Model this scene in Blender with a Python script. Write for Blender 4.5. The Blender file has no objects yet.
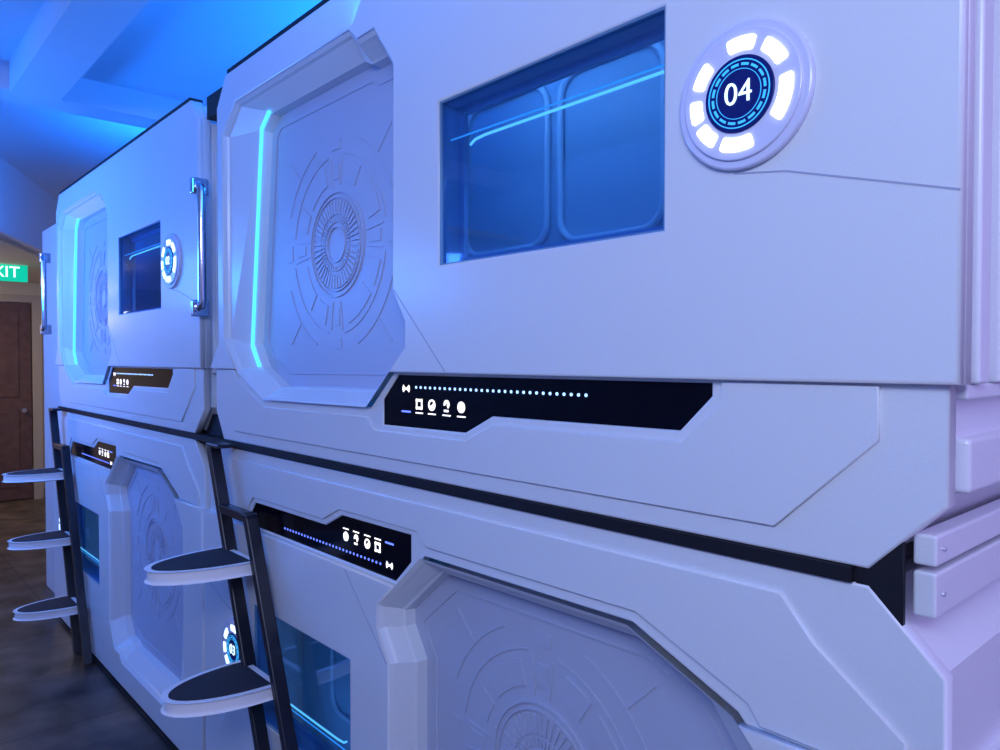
import bpy, math
from mathutils import Matrix, Vector

H = 1.56
scene = bpy.context.scene
scene.view_settings.view_transform = 'Standard'
COL = scene.collection

# ------------------------------------------------------------ materials
def new_mat(name):
    m = bpy.data.materials.new(name); m.use_nodes = True
    return m, m.node_tree.nodes, m.node_tree.links, m.node_tree.nodes['Principled BSDF']

def mat_basic(name, col, rough=0.4, metal=0.0, bump=0.0, scale=40, var=0.0, coat=0.0, spec=0.5):
    m, n, l, p = new_mat(name)
    p.inputs['Base Color'].default_value = (*col, 1)
    p.inputs['Roughness'].default_value = rough
    p.inputs['Metallic'].default_value = metal
    p.inputs['Coat Weight'].default_value = coat
    p.inputs['Coat Roughness'].default_value = 0.12
    p.inputs['Specular IOR Level'].default_value = spec
    tc = n.new('ShaderNodeTexCoord'); nz = n.new('ShaderNodeTexNoise')
    nz.inputs['Scale'].default_value = scale; nz.inputs['Detail'].default_value = 4
    l.new(tc.outputs['Object'], nz.inputs['Vector'])
    if bump > 0:
        b = n.new('ShaderNodeBump'); b.inputs['Strength'].default_value = bump
        b.inputs['Distance'].default_value = 0.002
        l.new(nz.outputs['Fac'], b.inputs['Height']); l.new(b.outputs['Normal'], p.inputs['Normal'])
    if var > 0:
        r = n.new('ShaderNodeValToRGB')
        r.color_ramp.elements[0].position = 0.3; r.color_ramp.elements[1].position = 0.7
        r.color_ramp.elements[0].color = (*[c*(1-var) for c in col], 1)
        r.color_ramp.elements[1].color = (*[min(1, c*(1+var)) for c in col], 1)
        l.new(nz.outputs['Fac'], r.inputs['Fac']); l.new(r.outputs['Color'], p.inputs['Base Color'])
    return m

def mat_emit(name, col, s):
    m, n, l, p = new_mat(name)
    p.inputs['Base Color'].default_value = (*col, 1)
    p.inputs['Emission Color'].default_value = (*col, 1)
    p.inputs['Emission Strength'].default_value = s
    return m

PLASTIC = mat_basic('white_moulded_plastic', (0.78, 0.81, 0.86), 0.32, bump=0.12, scale=350, var=0.02, coat=0.25)
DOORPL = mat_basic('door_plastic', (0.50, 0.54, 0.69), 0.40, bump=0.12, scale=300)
SEAM = mat_basic('panel_seam', (0.40, 0.42, 0.56), 0.6)
BLACK = mat_basic('black_rubber', (0.010, 0.010, 0.016), 0.6, spec=.3)
BGLASS = mat_basic('black_display_glass', (0.003, 0.003, 0.008), 0.15, spec=.12)
CHROME = mat_basic('chrome', (0.70, 0.72, 0.80), 0.14, 1.0)
INNER = mat_basic('blue_interior', (0.24, 0.44, 0.60), 0.5)
RIB = mat_basic('interior_rib', (0.40, 0.60, 0.75), 0.4)
WFRAME = mat_basic('window_frame_blue', (0.18, 0.36, 0.58), 0.4)
BADGE = mat_basic('badge_plastic', (0.72, 0.74, 0.95), 0.25, coat=0.5)
NAVY = mat_basic('badge_navy', (0.01, 0.02, 0.16), 0.2, spec=.2)
STEPTOP = mat_basic('step_black_grip', (0.02, 0.022, 0.035), 0.75, bump=0.8, scale=200)
STEPRIM = mat_basic('step_rim', (0.95, 0.95, 0.97), 0.35)
METAL_BLK = mat_basic('black_powdercoat', (0.012, 0.013, 0.025), 0.35)
E_CYAN = mat_emit('led_cyan', (0.07, 0.55, 1.0), 1.8)
E_INCY = mat_emit('glow_line_cyan', (0.08, 0.55, 1.0), 0.85)  # emission for the thin bright line added behind the window glass
E_INW = mat_emit('glow_line_bright', (0.28, 0.85, 1.0), 1.5)  # emission for the thicker, brighter line added behind the glass
E_WHITE = mat_emit('badge_white_light', (0.94, 0.96, 1.0), 2.2)
E_BLUE = mat_emit('badge_blue_light', (0.50, 0.68, 1.0), 2.2)
E_RING = mat_emit('badge_cyan_ring', (0.04, 0.42, 0.80), 0.9)
E_TXT = mat_emit('badge_text', (0.70, 0.94, 1.0), 1.3)
E_ICON = mat_emit('display_icon', (1.0, 0.95, 0.88), 1.3)
E_DOT = mat_emit('display_dot', (0.40, 0.65, 1.0), 1.5)
E_DOTL = mat_emit('display_dot_blue', (0.14, 0.22, 1.0), 1.5)
E_GREEN = mat_emit('exit_green', (0.0, 0.50, 0.28), 1.0)
E_WTXT = mat_emit('exit_text', (0.9, 1.0, 0.95), 1.3)
WALLM = mat_basic('painted_wall', (0.68, 0.68, 0.74), 0.8, bump=0.3, scale=120)
CEILM = mat_basic('painted_ceiling', (0.62, 0.70, 0.80), 0.8, bump=0.2, scale=90)
WARMW = mat_basic('beige_wall', (0.66, 0.58, 0.46), 0.8, bump=0.2, scale=90)
BROWN = mat_basic('brown_door_wood', (0.12, 0.06, 0.05), 0.5, scale=12, var=0.25)
TRIM = mat_basic('door_trim', (0.45, 0.38, 0.30), 0.6)

def floor_mat():
    m, n, l, p = new_mat('stone_tile_floor')
    tc = n.new('ShaderNodeTexCoord'); br = n.new('ShaderNodeTexBrick'); nz = n.new('ShaderNodeTexNoise')
    br.offset = 0; br.inputs['Scale'].default_value = 1.0
    br.inputs['Brick Width'].default_value = 0.6; br.inputs['Row Height'].default_value = 0.6
    br.inputs['Mortar Size'].default_value = 0.004
    br.inputs['Mortar'].default_value = (0.02, 0.02, 0.025, 1)
    nz.inputs['Scale'].default_value = 5; nz.inputs['Detail'].default_value = 8
    r = n.new('ShaderNodeValToRGB')
    r.color_ramp.elements[0].position = 0.35; r.color_ramp.elements[0].color = (0.030, 0.024, 0.024, 1)
    r.color_ramp.elements[1].position = 0.7; r.color_ramp.elements[1].color = (0.15, 0.115, 0.095, 1)
    l.new(tc.outputs['Object'], br.inputs['Vector']); l.new(tc.outputs['Object'], nz.inputs['Vector'])
    l.new(nz.outputs['Fac'], r.inputs['Fac'])
    l.new(r.outputs['Color'], br.inputs['Color1']); l.new(r.outputs['Color'], br.inputs['Color2'])
    l.new(br.outputs['Color'], p.inputs['Base Color'])
    p.inputs['Roughness'].default_value = 0.4
    return m
FLOORM = floor_mat()

def glass_mat():
    m, n, l, p = new_mat('blue_tinted_glass')
    out = n['Material Output']; n.remove(p)
    t = n.new('ShaderNodeBsdfTransparent'); t.inputs['Color'].default_value = (0.55, 0.74, 0.92, 1)
    g = n.new('ShaderNodeBsdfGlossy'); g.inputs['Roughness'].default_value = 0.03
    g.inputs['Color'].default_value = (0.7, 0.85, 1, 1)
    mx = n.new('ShaderNodeMixShader'); mx.inputs['Fac'].default_value = 0.12
    l.new(t.outputs[0], mx.inputs[1]); l.new(g.outputs[0], mx.inputs[2]); l.new(mx.outputs[0], out.inputs['Surface'])
    return m
GLASS = glass_mat()

# ------------------------------------------------------------ helpers
def empty(name, loc):
    e = bpy.data.objects.new(name, None); e.location = loc; e.empty_display_size = 0.1
    COL.objects.link(e); return e

def put(name, me, mat, parent=None, smooth=False):
    ob = bpy.data.objects.new(name, me); COL.objects.link(ob)
    if mat: me.materials.clear(); me.materials.append(mat)
    if smooth:
        for f in me.polygons: f.use_smooth = True
    if parent:
        ob.parent = parent
        ob.matrix_parent_inverse = Matrix.Translation(-Vector(parent.location))
    return ob

def mesh(name, verts, faces, mat, parent=None, smooth=False):
    me = bpy.data.meshes.new(name); me.from_pydata([tuple(v) for v in verts], [], faces); me.update()
    return put(name, me, mat, parent, smooth)

def box_data(x0, x1, y0, y1, z0, z1):
    v = [(x0,y0,z0),(x1,y0,z0),(x1,y1,z0),(x0,y1,z0),(x0,y0,z1),(x1,y0,z1),(x1,y1,z1),(x0,y1,z1)]
    f = [(0,3,2,1),(4,5,6,7),(0,1,5,4),(1,2,6,5),(2,3,7,6),(3,0,4,7)]
    return v, f

def box(name, x0, x1, y0, y1, z0, z1, mat, parent=None, bev=0):
    v, f = box_data(min(x0,x1), max(x0,x1), y0, y1, min(z0,z1), max(z0,z1))
    ob = mesh(name, v, f, mat, parent)
    if bev:
        b = ob.modifiers.new('b', 'BEVEL'); b.width = bev; b.segments = 3
    return ob

def merge(parts):
    V, F = [], []
    for v, f in parts:
        o = len(V); V += list(v); F += [tuple(i+o for i in q) for q in f]
    return V, F

def curve_to_mesh(cu, mw):
    ob = bpy.data.objects.new('tmp', cu); COL.objects.link(ob)
    dg = bpy.context.evaluated_depsgraph_get(); dg.update()
    me = bpy.data.meshes.new_from_object(ob.evaluated_get(dg))
    bpy.data.objects.remove(ob)
    me.transform(mw); return me

RX = Matrix.Rotation(math.pi/2, 4, 'X')

def plate(name, loops, y0, y1, mat, parent=None, bev=0.003):
    """flat plate in the wall plane with holes; loops = [[(x,z)...]...]; from y0 (front) to y1"""
    cu = bpy.data.curves.new(name, 'CURVE'); cu.dimensions = '2D'; cu.fill_mode = 'BOTH'
    for lp in loops:
        s = cu.splines.new('POLY'); s.points.add(len(lp)-1)
        for i, (x, z) in enumerate(lp): s.points[i].co = (x, z, 0, 1)
        s.use_cyclic_u = True
    t = (y1-y0)/2
    cu.extrude = max(t-bev, 0.0001)
    cu.bevel_depth = bev; cu.bevel_resolution = 2; cu.offset = -bev
    me = curve_to_mesh(cu, Matrix.Translation((0, (y0+y1)/2, 0)) @ RX)
    return put(name, me, mat, parent)

def tube(name, pts, r, mat, parent=None, cyclic=False, smooth=True):
    cu = bpy.data.curves.new(name, 'CURVE'); cu.dimensions = '3D'
    s = cu.splines.new('POLY'); s.points.add(len(pts)-1)
    for i, p in enumerate(pts): s.points[i].co = (*p, 1)
    s.use_cyclic_u = cyclic
    cu.bevel_depth = r; cu.bevel_resolution = 4; cu.use_fill_caps = True
    return put(name, curve_to_mesh(cu, Matrix.Identity(4)), mat, parent, smooth)

def text(name, s, size, loc, rot, mat, parent=None, ext=0.001, off=0.0):
    cu = bpy.data.curves.new(name, 'FONT'); cu.body = s; cu.size = size; cu.extrude = ext
    cu.align_x = 'CENTER'; cu.align_y = 'CENTER'; cu.offset = off
    return put(name, curve_to_mesh(cu, Matrix.Translation(loc) @ rot), mat, parent)

def area(pts):
    return 0.5*sum(pts[i][0]*pts[(i+1) % len(pts)][1]-pts[(i+1) % len(pts)][0]*pts[i][1] for i in range(len(pts)))

def inset(pts, d):
    s = 1 if area(pts) > 0 else -1
    out = []; n = len(pts)
    for i in range(n):
        p0, p1, p2 = Vector(pts[i-1]), Vector(pts[i]), Vector(pts[(i+1) % n])
        a = (p1-p0).normalized(); b = (p2-p1).normalized()
        na = Vector((-a.y, a.x))*s; nb = Vector((-b.y, b.x))*s
        m = (na+nb); m = m/max(m.length_squared/2, 0.25)
        q = p1+m*d
        out.append((q.x, q.y))
    return out

def loft(name, rings, mat, parent):
    n = len(rings[0][0]); V = []; F = []
    for pts, y in rings: V += [(x, y, z) for x, z in pts]
    for r in range(len(rings)-1):
        for i in range(n):
            j = (i+1) % n
            F.append((r*n+i, r*n+j, (r+1)*n+j, (r+1)*n+i))
    return mesh(name, V, F, mat, parent)

def sector(cx, cz, r0, r1, a0, a1, y0, y1, n=None):
    """annular sector solid facing -y"""
    n = n or max(2, int(abs(a1-a0)/6))
    V = []; F = []
    for i in range(n+1):
        a = math.radians(a0+(a1-a0)*i/n); c, s = math.cos(a), math.sin(a)
        V += [(cx+r0*c, y0, cz+r0*s), (cx+r1*c, y0, cz+r1*s), (cx+r1*c, y1, cz+r1*s), (cx+r0*c, y1, cz+r0*s)]
    for i in range(n):
        a = 4*i; b = a+4
        for k in range(4): F.append((a+k, a+(k+1) % 4, b+(k+1) % 4, b+k))
    F.append((0, 1, 2, 3)); F.append((4*n+3, 4*n+2, 4*n+1, 4*n))
    return V, F

def disc(name, cx, cz, r, y0, y1, mat, parent, bev=0.003):
    pts = [(cx+r*math.cos(2*math.pi*i/72), cz+r*math.sin(2*math.pi*i/72)) for i in range(72)]
    return plate(name, [pts], y0, y1, mat, parent, bev)

def round_segment(cx, cz, r0, r1, a0, a1, rr):
    rm0, rm1 = r0+rr, r1-rr
    d0 = math.degrees(rr/rm0); d1 = math.degrees(rr/rm1)
    pts = []
    P = lambda r, a: (cx+r*math.cos(math.radians(a)), cz+r*math.sin(math.radians(a)))
    def corner(r, a, s):
        c = P(r, a)
        for i in range(5):
            t = math.radians(a+s+22.5*i); pts.append((c[0]+rr*math.cos(t), c[1]+rr*math.sin(t)))
    corner(rm1, a0+d1, -90)
    for i in range(1, 8): pts.append(P(r1, a0+d1+(a1-a0-2*d1)*i/8))
    corner(rm1, a1-d1, 0)
    corner(rm0, a1-d0, 90)
    for i in range(1, 8): pts.append(P(r0, a1-d0-(a1-a0-2*d0)*i/8))
    corner(rm0, a0+d0, 180)
    return pts

def line_strip(name, pts, w, y0, y1, mat, parent):
    parts = []
    for a, b in zip(pts[:-1], pts[1:]):
        A, B = Vector(a), Vector(b); d = (B-A).normalized(); nn = Vector((-d.y, d.x))*w/2
        q = [A-nn, B-nn, B+nn, A+nn]
        v = [(p.x, y0, p.y) for p in q]+[(p.x, y1, p.y) for p in q]
        parts.append((v, [(0,1,2,3),(4,7,6,5),(0,4,5,1),(1,5,6,2),(2,6,7,3),(3,7,4,0)]))
    V, F = merge(parts); return mesh(name, V, F, mat, parent)

# ------------------------------------------------------------ capsule
DOOR = [(-2.53,.76),(-2.42,.845),(-1.705,.845),(-1.665,.81),(-1.585,.81),(-1.50,.70),(-1.505,.165),
        (-1.455,.09),(-1.455,.03),(-1.63,-.12),(-2.23,-.125),(-2.43,-.04),(-2.53,.07)]
DIN = [(-2.34,.745),(-2.28,.79),(-1.715,.79),(-1.68,.772),(-1.60,.772),(-1.53,.68),(-1.535,.165),
       (-1.485,.09),(-1.485,.045),(-1.645,-.085),(-2.22,-.09),(-2.36,-.03),(-2.42,.05)]
WIN = [(-1.322,.208),(-.726,.208),(-.726,.565),(-1.322,.565)]
S_ = 1.018
DISP = [(-1.481,-.036),(-.636,-.036),(-.636,-.056),(-.6934,-.1136),(-1.144,-.1165),(-1.231,-.157),(-1.546,-.160),(-1.546,-.097)]
DISP = [(x*S_, z) for x, z in DISP]

def outlines(lower):
    if lower:
        bl = [(-2.62,-.276),(-2.714,-.18),(-2.714,-.03)]
        tl = [(-2.73,-.03),(-2.73,.865),(-2.65,.955)]
        sl = [(-2.50,-.240),(-2.55,-.18),(-2.67,-.086),(-2.67,-.034)]
    else:
        bl = [(-2.58,-.276),(-2.645,-.18),(-2.645,-.03)]
        tl = [(-2.66,-.03),(-2.578,.06),(-2.578,.86),(-2.50,.955)]
        sl = [(-2.47,-.240),(-2.52,-.18),(-2.61,-.086),(-2.61,-.034)]
    OUT = [(-.316,-.03),(-.316,-.18),(-.41,-.276)]+bl+tl+[(-.38,.955),(-.30,.865),(-.30,-.03)]
    OVER = [(-.30,-.03),(-.30,.865),(-.38,.955)]+tl[::-1]+[(-2.439,-.03)]+[(-2.53,.07),(-2.53,.76),(-2.42,.845),
            (-1.705,.845),(-1.665,.81),(-1.585,.81),(-1.50,.70),(-1.505,.165),(-1.455,.09),(-1.455,.03),(-1.525,-.03)]
    STRIP = [(-.397,-.034),(-.397,-.105),(-.54,-.240)]+sl+[(-2.47,-.034),
         (-2.45,-.062),(-2.24,-.147),(-1.64,-.144),(-1.605,-.175),(-1.247,-.173),(-1.158,-.133),(-.70,-.131),(-.626,-.062),(-.626,-.034)]
    return OUT, OVER, STRIP

DY = .088   # depth of the door panel
def capsule(du, lower, number):
    if lower:
        T = lambda u, z: (-3.03-u+du, H-.574-z)
    else:
        T = lambda u, z: (u+du, H+z)
    TT = lambda pts: [T(*p) for p in pts]
    OUT, OVER, STRIP = outlines(lower)
    cx, cz = T(-1.5, .3)
    P = empty('sleeping_capsule', (cx, 0.5, cz))
    o = TT(OUT)
    plate('shell_front_frame', [o, TT(DOOR), TT(WIN), TT(DISP)], .018, .045, PLASTIC, P, .004)
    plate('shell_main_face', [TT(OVER), TT(WIN)], .0, .020, PLASTIC, P, .005)
    plate('lower_relief_panel', [TT(STRIP)], .0120, .020, PLASTIC, P, .002)
    oi = inset(o, .010)
    loft('shell_body', [(oi, .03), (oi, 1.15)], PLASTIC, P)
    plate('shell_rear', [oi], 1.14, 1.16, PLASTIC, P, .001)
    # door recess
    d = TT(DOOR); di = TT(DIN)
    loft('door_reveal', [(inset(d, .001), .004), (inset(d, .010), .012), (inset(d, .014), .020), (di, .055), (inset(di, .006), .060), (inset(di, .010), DY+.01)], PLASTIC, P)
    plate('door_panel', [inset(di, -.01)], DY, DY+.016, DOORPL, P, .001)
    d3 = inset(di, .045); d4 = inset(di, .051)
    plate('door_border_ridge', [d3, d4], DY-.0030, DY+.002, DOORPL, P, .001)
    c = T(-1.92, .331) if not lower else (-1.085+du, H-.861)
    parts = []
    y0, y1 = DY-.0045, DY+.001
    for k in range(44):
        a = 360*k/44; parts.append(sector(c[0], c[1], .085, .126, a, a+4.4, y0, y1, 1))
        parts.append(sector(c[0], c[1], .062, .078, a, a+4.4, y0, y1, 1))
    for (ra, rb) in ((.146, .151), (.132, .135), (.048, .052)):
        parts.append(sector(c[0], c[1], ra, rb, 0, 360, y0, y1, 72))
    y0 = DY-.0025
    for b in (0, 90, 180, 270):
        parts.append(sector(c[0], c[1], .180, .238, b+16, b+50, y0, y1))
        parts.append(sector(c[0], c[1], .180, .238, b+56, b+74, y0, y1))
        parts.append(sector(c[0], c[1], .255, .259, b+10, b+80, y0, y1))
        parts.append(sector(c[0], c[1], .305, .309, b+22, b+68, y0, y1))
        parts.append(sector(c[0], c[1], .165, .247, b-8, b-6.8, y0, y1, 1))
        parts.append(sector(c[0], c[1], .165, .247, b+6.8, b+8, y0, y1, 1))
        parts.append(sector(c[0], c[1], .185, .233, b-4, b+4, y0, y1, 2))
        parts.append(sector(c[0], c[1], .270, .298, b-5, b+5, y0, y1, 2))
    for a in (45, 135, 225, 315):
        parts.append(sector(c[0], c[1], .309, .40, a-.4, a+.4, y0, y1, 1))
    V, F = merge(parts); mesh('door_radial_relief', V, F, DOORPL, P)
    if not lower:
        pl = [(-2.275,.788),(-2.330,.747),(-2.412,.045),(-2.360,-.020)]
        tube('door_led_strip', [(T(u, z)[0], .050, T(u, z)[1]) for u, z in pl], .0055, E_CYAN, P)
    # window
    w = TT(WIN)
    loft('window_reveal', [(inset(w, .001), .003), (inset(w, .003), .075)], WFRAME, P)
    plate('window_frame', [inset(w, -.01), inset(w, .020)], .055, .070, WFRAME, P, .003)
    plate('window_gasket', [inset(w, -.001), inset(w, .003)], .004, .012, WFRAME, P, .001)
    plate('window_glass', [inset(w, .002)], .012, .016, GLASS, P, .0005)
    for k in [(-1.305,.225),(-.744,.225),(-.744,.548),(-1.305,.548)]:
        q = T(*k); disc('frame_screw', q[0], q[1], .005, .0525, .0565, CHROME, P, .001)
    plate('interior_back_panel', [TT([(-2.55,.02),(-.35,.02),(-.35,.93),(-2.55,.93)])], .36, .37, INNER, P, .001)
    def rrect(x0, x1, z0, z1, r):
        pts = []
        for (ax, az, s0) in ((x1-r, z1-r, 0), (x0+r, z1-r, 90), (x0+r, z0+r, 180), (x1-r, z0+r, 270)):
            for i in range(7):
                t = math.radians(s0+15*i); pts.append((ax+r*math.cos(t), az+r*math.sin(t)))
        return pts
    for (xa, xb) in ((-1.66, -1.335), (-1.29, -.98), (-.93, -.6)):
        rr = TT(rrect(xa, xb, .29, .70, .06))
        tube('interior_rounded_rib', [(x, .352, z) for x, z in rr], .009, RIB, P, True)
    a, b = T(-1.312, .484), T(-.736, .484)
    tube('glazing_glow_line', [(a[0], .028, a[1]), (b[0], .028, b[1])], .0018, E_INCY, P)  # glowing tube added behind the glass to draw the thin bright line
    glow_pts = [(-1.25, .462), (-1.235, .470), (-1.20, .473), (-.736, .475)]
    tube('glazing_glow_bar', [(T(u, z)[0], .032, T(u, z)[1]) for u, z in glow_pts], .0028, E_INW, P)  # second glowing tube added for the brighter stretch of the line
    e1 = .7 if lower else 1.9
    for u, e in ((-.80, e1), (-1.28, e1)):
        ld = bpy.data.lights.new('cabin_fill', 'POINT'); ld.energy = e; ld.color = (0.34, 0.58, 1.0); ld.shadow_soft_size = .05  # hidden point light added to brighten the cabin behind the window
        lo = bpy.data.objects.new('cabin_fill', ld); COL.objects.link(lo)
        q = T(u, .70); lo.location = (q[0], .12, q[1]); lo.parent = P
        lo.matrix_parent_inverse = Matrix.Translation(-Vector(P.location))
    # display
    dd = TT(DISP)
    plate('control_display', [inset(dd, -.003)], .022, .032, BGLASS, P, .001)
    parts = []
    for i in range(30):
        x, z = T((-1.412+i*.519/29)*S_, -.064); parts.append(sector(x, z, .0, .0034, 0, 360, .0205, .0225, 6))
    V, F = merge(parts); mesh('display_dots', V, F, E_DOTL if lower else E_DOT, P)
    parts = []
    for i, u in enumerate((-1.40, -1.352, -1.298, -1.247)):
        x, z = T(u*S_, -.103)
        if i == 0:
            for k in (-1, 1):
                v, f = box_data(x-.011, x+.011, .0205, .0225, z+k*.009-.003, z+k*.009+.003); parts.append((v, f))
                v, f = box_data(x+k*.010-.002, x+k*.010+.002, .0205, .0225, z-.012, z+.012); parts.append((v, f))
        elif i == 1:
            parts.append(sector(x, z, .009, .013, 0, 360, .0205, .0225, 20))
            parts.append(sector(x, z, .0, .007, 200, 400, .0205, .0225, 10))
        elif i == 2:
            parts.append(sector(x, z+.004, .003, .010, -60, 200, .0205, .0225, 14))
            v, f = box_data(x-.009, x+.006, .0205, .0225, z-.013, z-.008); parts.append((v, f))
        else:
            parts.append(sector(x, z, .0, .0125, 0, 360, .0205, .0225, 20))
        x, z = T(u*S_, -.1235)
        v, f = box_data(x-.014, x+.014, .0205, .0225, z-.0015, z+.0015); parts.append((v, f))
    x, z = T(-1.452*S_, -.068)
    parts.append(sector(x, z, 0, .003, 0, 360, .0205, .0225, 8))
    for b in (0, 180):
        for r in (.007, .012): parts.append(sector(x, z, r, r+.0022, b-38, b+38, .0205, .0225, 6))
    V, F = merge(parts); mesh('display_icons', V, F, E_ICON, P)
    x, z = T(-1.452*S_, -.1225)
    box('display_status_text', x-.018, x+.018, .0205, .0225, z-.002, z+.002, E_DOTL, P)
    # seams
    line_strip('face_seam', TT([(-.302,.202),(-.519,.264),(-.60,.275)]), .0025, -.0006, .002, SEAM, P)
    line_strip('face_crease', TT([(-1.497,.166),(-1.30,-.025)]), .0022, -.0006, .002, SEAM, P)
    xe, ze0 = T(-.30, -.03)
    if not lower:
        box('side_flange', xe-.02, xe+.004, .06, .10, H-.03, H+.86, PLASTIC, P, .004)
        box('side_flange_rear', xe-.02, xe+.002, .15, 1.1, H-.03, H+.86, PLASTIC, P, .004)
        box('side_ledge', xe-.05, xe-.006, .05, 1.1, H-.05, H-.03, PLASTIC, P, .004)
        box('side_rail', xe-.05, xe-.008, .07, 1.1, H-.17, H-.10, PLASTIC, P, .006)
    a, b = T(-2.49, .962), T(-.39, .962)
    box('edge_trim', a[0], b[0], .002, .05, a[1]-.006, a[1]+.006, BLACK, P)
    # badge
    bx, bz = T(-.584, .384)
    if lower: bx += .015; bz = H-.962
    disc('badge_base', bx, bz, .107, -.010, .002, BADGE, P, .004)
    disc('badge_inner_ring', bx, bz, .094, -.014, -.008, BADGE, P, .002)
    for (ac, hw) in ((88, 17), (41, 17), (-16, 24), (-93, 20), (-137, 14), (-172, 13), (147, 15)):
        plate('badge_light_segment', [round_segment(bx, bz, .062, .082, ac-hw, ac+hw, .004)], -.0165, -.012,
              E_WHITE if (du == 0 and not lower) else E_BLUE, P, .0006)
    disc('badge_core', bx, bz, .055, -.0165, -.012, NAVY, P, .001)
    parts = [sector(bx, bz, .0475, .0490, 0, 360, -.0177, -.0155, 60), sector(bx, bz, .0350, .0358, 0, 360, -.0177, -.0155, 60)]
    for k in range(16):
        parts.append(sector(bx, bz, .040, .0435, 22.5*k, 22.5*k+16, -.0177, -.0155, 4))
    V, F = merge(parts); mesh('badge_cyan_ring', V, F, E_RING, P)
    text('badge_number', number, .046, (bx, -.018, bz), RX, E_TXT, P, off=-.0004)
    return P

capsule(0, False, '04'); capsule(0, True, '03')
capsule(-2.45, False, '02'); capsule(-2.45, True, '01')

# gasket and end brackets between tiers
G = empty('tier_gasket', (-2.8, .05, H-.287))
box('gasket_strip', -5.10, -.43, .012, 1.1, H-.2975, H-.2765, BLACK, G)
plate('gasket_end_plate', [[(-.435,H-.287),(-.368,H-.205),(-.368,H-.378)]], .020, .030, BLACK, G, .001)
plate('gasket_mid_plate', [[(-2.58,H-.287),(-2.66,H-.20),(-2.78,H-.20),(-2.86,H-.287),(-2.78,H-.38),(-2.66,H-.38)]], .055, .065, BLACK, G, .001)
box('top_gap_cap', -2.745, -2.583, .03, .5, H+.87, H+.95, BLACK, G)
B = empty('end_bracket', (-.35, .5, H-.27))
box('bracket_bar_top', -.362, -.334, .035, 1.1, H-.262, H-.222, PLASTIC, B, .004)
box('bracket_bar_bottom', -.362, -.334, .035, 1.1, H-.328, H-.270, PLASTIC, B, .004)
for z in (H-.242, H-.30):
    tube('bracket_bolt', [(-.335, .06, z), (-.331, .06, z)], .003, CHROME, B)

PL = empty('capsule_plinth', (-2.7, .5, .02))
box('plinth_board', -5.12, -.38, .10, 1.1, 0, .032, BLACK, PL)

# ------------------------------------------------------------ grab handles
def handle(x, y, ym):
    P = empty('grab_handle', (x, y, H+.40))
    z0, z1 = H+.165, H+.64
    pts = [(x-.035, ym, z1-.02)]
    for i in range(7):
        t = math.radians(15*i); pts.append((x-.025+.025*math.sin(t), y, z1-.045+.025*math.cos(t)))
    for i in range(7):
        t = math.radians(15*i); pts.append((x-.025+.025*math.cos(t), y, z0+.045-.025*math.sin(t)))
    pts.append((x-.035, ym, z0+.02))
    tube('handle_bar', pts, .015, CHROME, P)
    for z in (z1-.02, z0+.02):
        box('mount_plate', x-.055, x-.03, ym-.025, ym+.035, z-.03, z+.03, CHROME, P, .006)
        tube('mount_collar', [(x-.034, ym, z), (x-.018, ym, z)], .020, CHROME, P)
handle(-2.685, -.014, -.012)
handle(-5.215, -.03, -.02)

# ------------------------------------------------------------ ladders
def slabpoly(name, pts, z0, z1, mat, parent=None):
    n = len(pts); V = [(x, y, z0) for x, y in pts]+[(x, y, z1) for x, y in pts]
    F = [tuple(range(n)), tuple(range(2*n-1, n-1, -1))]+[(a, (a+1) % n, n+(a+1) % n, n+a) for a in range(n)]
    return mesh(name, V, F, mat, parent)

def ladder(du):
    P = empty('capsule_ladder', (-2.2+du, -.05, .6))
    k = .42; yc = -.035
    def xa(z): return -2.54+du+k*(-.289-z)
    def rail(name, off, zt, hook):
        def quad(z):
            x = xa(z)+off; return [(x-.015, yc-.02, H+z), (x+.015, yc-.02, H+z), (x+.015, yc+.02, H+z), (x-.015, yc+.02, H+z)]
        parts = [(quad(zt)+quad(-1.555), [(0,1,2,3),(7,6,5,4),(0,4,5,1),(1,5,6,2),(2,6,7,3),(3,7,4,0)])]
        if hook:
            x = xa(zt)+off
            parts.append(box_data(x-.015, x+.09, yc-.02, yc+.03, H+zt-.004, H+zt+.010))
        V, F = merge(parts)
        ob = mesh(name, V, F, METAL_BLK, P); b = ob.modifiers.new('b','BEVEL'); b.width=.004; b.segments=2
    rail('rail_1', 0, -.289, True)
    rail('rail_2', .215, -.475, False)
    x0 = xa(-.49)
    box('cross_bar', x0-.015, x0+.23, yc-.018, yc+.018, H-.503, H-.475, METAL_BLK, P, .003)
    for i, z in enumerate((-.62, -.955, -1.29)):
        cxx = xa(z)+.08; hw = .118
        pts = []
        for j in range(37):
            t = math.pi+math.pi*j/36
            pts.append((cxx+hw*math.cos(t), yc-.03+.248*math.sin(t)))
        pts += [(cxx+hw, yc+.0), (cxx-hw, yc+.0)]
        ob = slabpoly('step_body_%d' % (i+1), pts, H+z-.034, H+z+.004, STEPRIM, P)
        b = ob.modifiers.new('b','BEVEL'); b.width=.008; b.segments=3; b.angle_limit=math.radians(50)
        slabpoly('step_grip_%d' % (i+1), inset(pts, .012), H+z-.002, H+z+.006, STEPTOP, P)
        slabpoly('step_underside_%d' % (i+1), inset(pts, .014), H+z-.040, H+z-.030, METAL_BLK, P)
ladder(0); ladder(-2.45)

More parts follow.
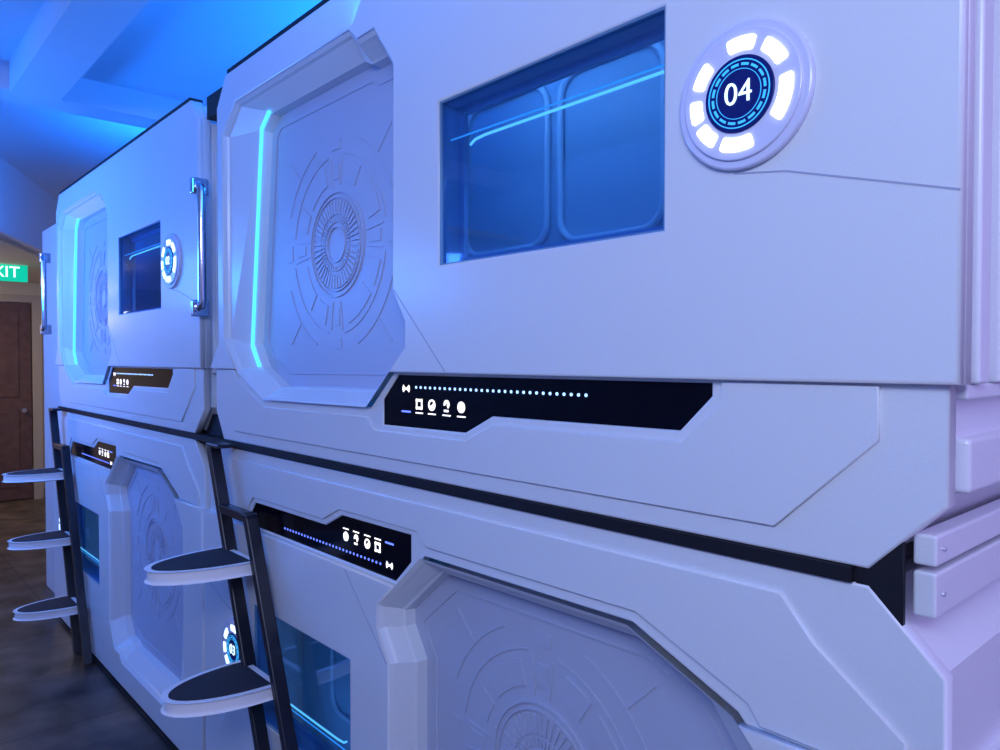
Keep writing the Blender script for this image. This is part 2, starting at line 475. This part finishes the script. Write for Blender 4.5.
# ------------------------------------------------------------ room
box('floor', -10, 2.5, -2.8, 1.4, -.1, 0, FLOORM)
box('ceiling', -10, 2.5, -2.8, 1.4, 2.95, 3.05, CEILM)
box('wall_rear', -10, 2.5, 1.3, 1.4, 0, 2.95, WALLM)
box('wall_front', -10, 2.5, -2.9, -2.8, 0, 2.95, WALLM)
box('wall_end', -9.9, -9.8, -2.8, 1.3, 0, 2.95, WARMW)
box('wall_column', -5.95, -5.24, .10, 1.3, 0, 2.44, WALLM)
slabpoly('wall_bulkhead', [(-4.0,-1.2),(-8.5,.89),(-8.45,.97),(-3.96,-1.12)], 2.44, 2.95, WALLM)
slabpoly('ceiling_lowered', [(-4.0,-1.2),(-8.5,.89),(-8.5,1.3),(-9.8,1.3),(-9.8,-2.8),(-4.0,-2.8)], 2.42, 2.46, WARMW)
box('ceiling_beam', -4.35, -4.15, -2.8, 1.3, 2.82, 2.95, CEILM)
box('ceiling_beam', -4.15, 2.5, -.36, -.16, 2.80, 2.95, CEILM)
box('ceiling_beam', -4.15, 2.5, -.72, -.60, 2.88, 2.95, CEILM)
D = empty('door_1', (-9.78, .2, 1.1))
box('door_leaf', -9.79, -9.745, -.28, .68, .01, 2.19, BROWN, D, .004)
box('door_panel_upper', -9.748, -9.738, -.16, .56, 1.15, 2.05, BROWN, D, .004)
box('door_panel_lower', -9.748, -9.738, -.16, .56, .15, 1.0, BROWN, D, .004)
tube('door_knob', [(-9.745,.60,1.0),(-9.70,.60,1.0)], .025, CHROME, D)
box('trim_1', -9.80, -9.73, .69, .78, 0, 2.28, TRIM)
box('trim_2', -9.80, -9.73, -.38, -.29, 0, 2.28, TRIM)
box('trim_3', -9.80, -9.73, -.29, .69, 2.20, 2.28, TRIM)
box('baseboard_end', -9.80, -9.78, .78, 1.3, 0, .1, TRIM)
S = empty('exit_sign', (-8.0, .1, 2.37))
box('sign_housing', -8.03, -8.0, -.13, .36, H+.71, H+.875, E_GREEN, S, .004)
box('sign_hanger', -8.02, -8.01, .10, .13, H+.865, 2.43, METAL_BLK, S)
text('sign_text', 'EXIT', .14, (-7.998, .155, H+.79), Matrix.Rotation(math.pi/2,4,'Z') @ RX, E_WTXT, S, .002)

# ------------------------------------------------------------ lights
def arealight(name, loc, target, size, sy, col, e):
    ld = bpy.data.lights.new(name, 'AREA'); ld.shape = 'RECTANGLE'; ld.size = size; ld.size_y = sy
    ld.color = col; ld.energy = e
    o = bpy.data.objects.new(name, ld); COL.objects.link(o); o.location = loc
    o.rotation_euler = (Vector(target)-Vector(loc)).to_track_quat('-Z', 'Y').to_euler(); return o
arealight('ceiling_lamp_white', (.5, -2.0, 2.6), (-.8, 0, 1.4), 1.8, .5, (.58, .67, 1.0), 41)
arealight('ceiling_lamp_blue', (-5.6, -2.0, 2.3), (-3.6, 0, 1.5), 2.4, .6, (.07, .25, 1.0), 50)
arealight('cove_light_blue', (-2.8, .95, 2.54), (-3.3, .3, 3.0), 4.6, .3, (.005, .22, 1.0), 66)
arealight('ceiling_fill_left', (-4.75, .55, 2.54), (-5.6, .1, 3.1), .8, .5, (.005, .20, 1.0), 17)  # unseen fill added to brighten the left part of the ceiling
arealight('ceiling_fill_front', (-4.4, -1.5, 2.0), (-4.6, .0, 3.0), 1.0, .3, (.01, .21, 1.0), 40)  # unseen fill without a fixture, added to wash the ceiling blue
arealight('bulkhead_fill', (-4.2, -1.8, 2.2), (-6.8, .1, 2.55), .5, .3, (.48, .52, 1.0), 8)  # added fill that lifts the bulkhead in lavender, no fixture
arealight('violet_lamp', (1.6, .2, 2.0), (-.4, .3, 1.3), .8, 1.2, (.55, .37, 1.0), 15)
arealight('warm_lamp', (-8.9, -.8, 2.36), (-9.0, -.5, 0), .8, .8, (1.0, .78, .52), 26)
arealight('warm_lamp_up', (-7.6, -.9, 1.9), (-7.6, -.2, 2.6), .5, .3, (1.0, .80, .60), 4)
w = bpy.data.worlds.new('world'); scene.world = w; w.use_nodes = True
w.node_tree.nodes['Background'].inputs['Color'].default_value = (.27, .33, .86, 1)
w.node_tree.nodes['Background'].inputs['Strength'].default_value = .38

# ------------------------------------------------------------ camera
cd = bpy.data.cameras.new('camera'); cd.sensor_width = 36; cd.lens = 27; cd.clip_start = .02
cam = bpy.data.objects.new('camera', cd); COL.objects.link(cam)
cam.location = (0, -1, H); cam.rotation_euler = (math.radians(90-1.15), 0, math.radians(48.22))
scene.camera = cam
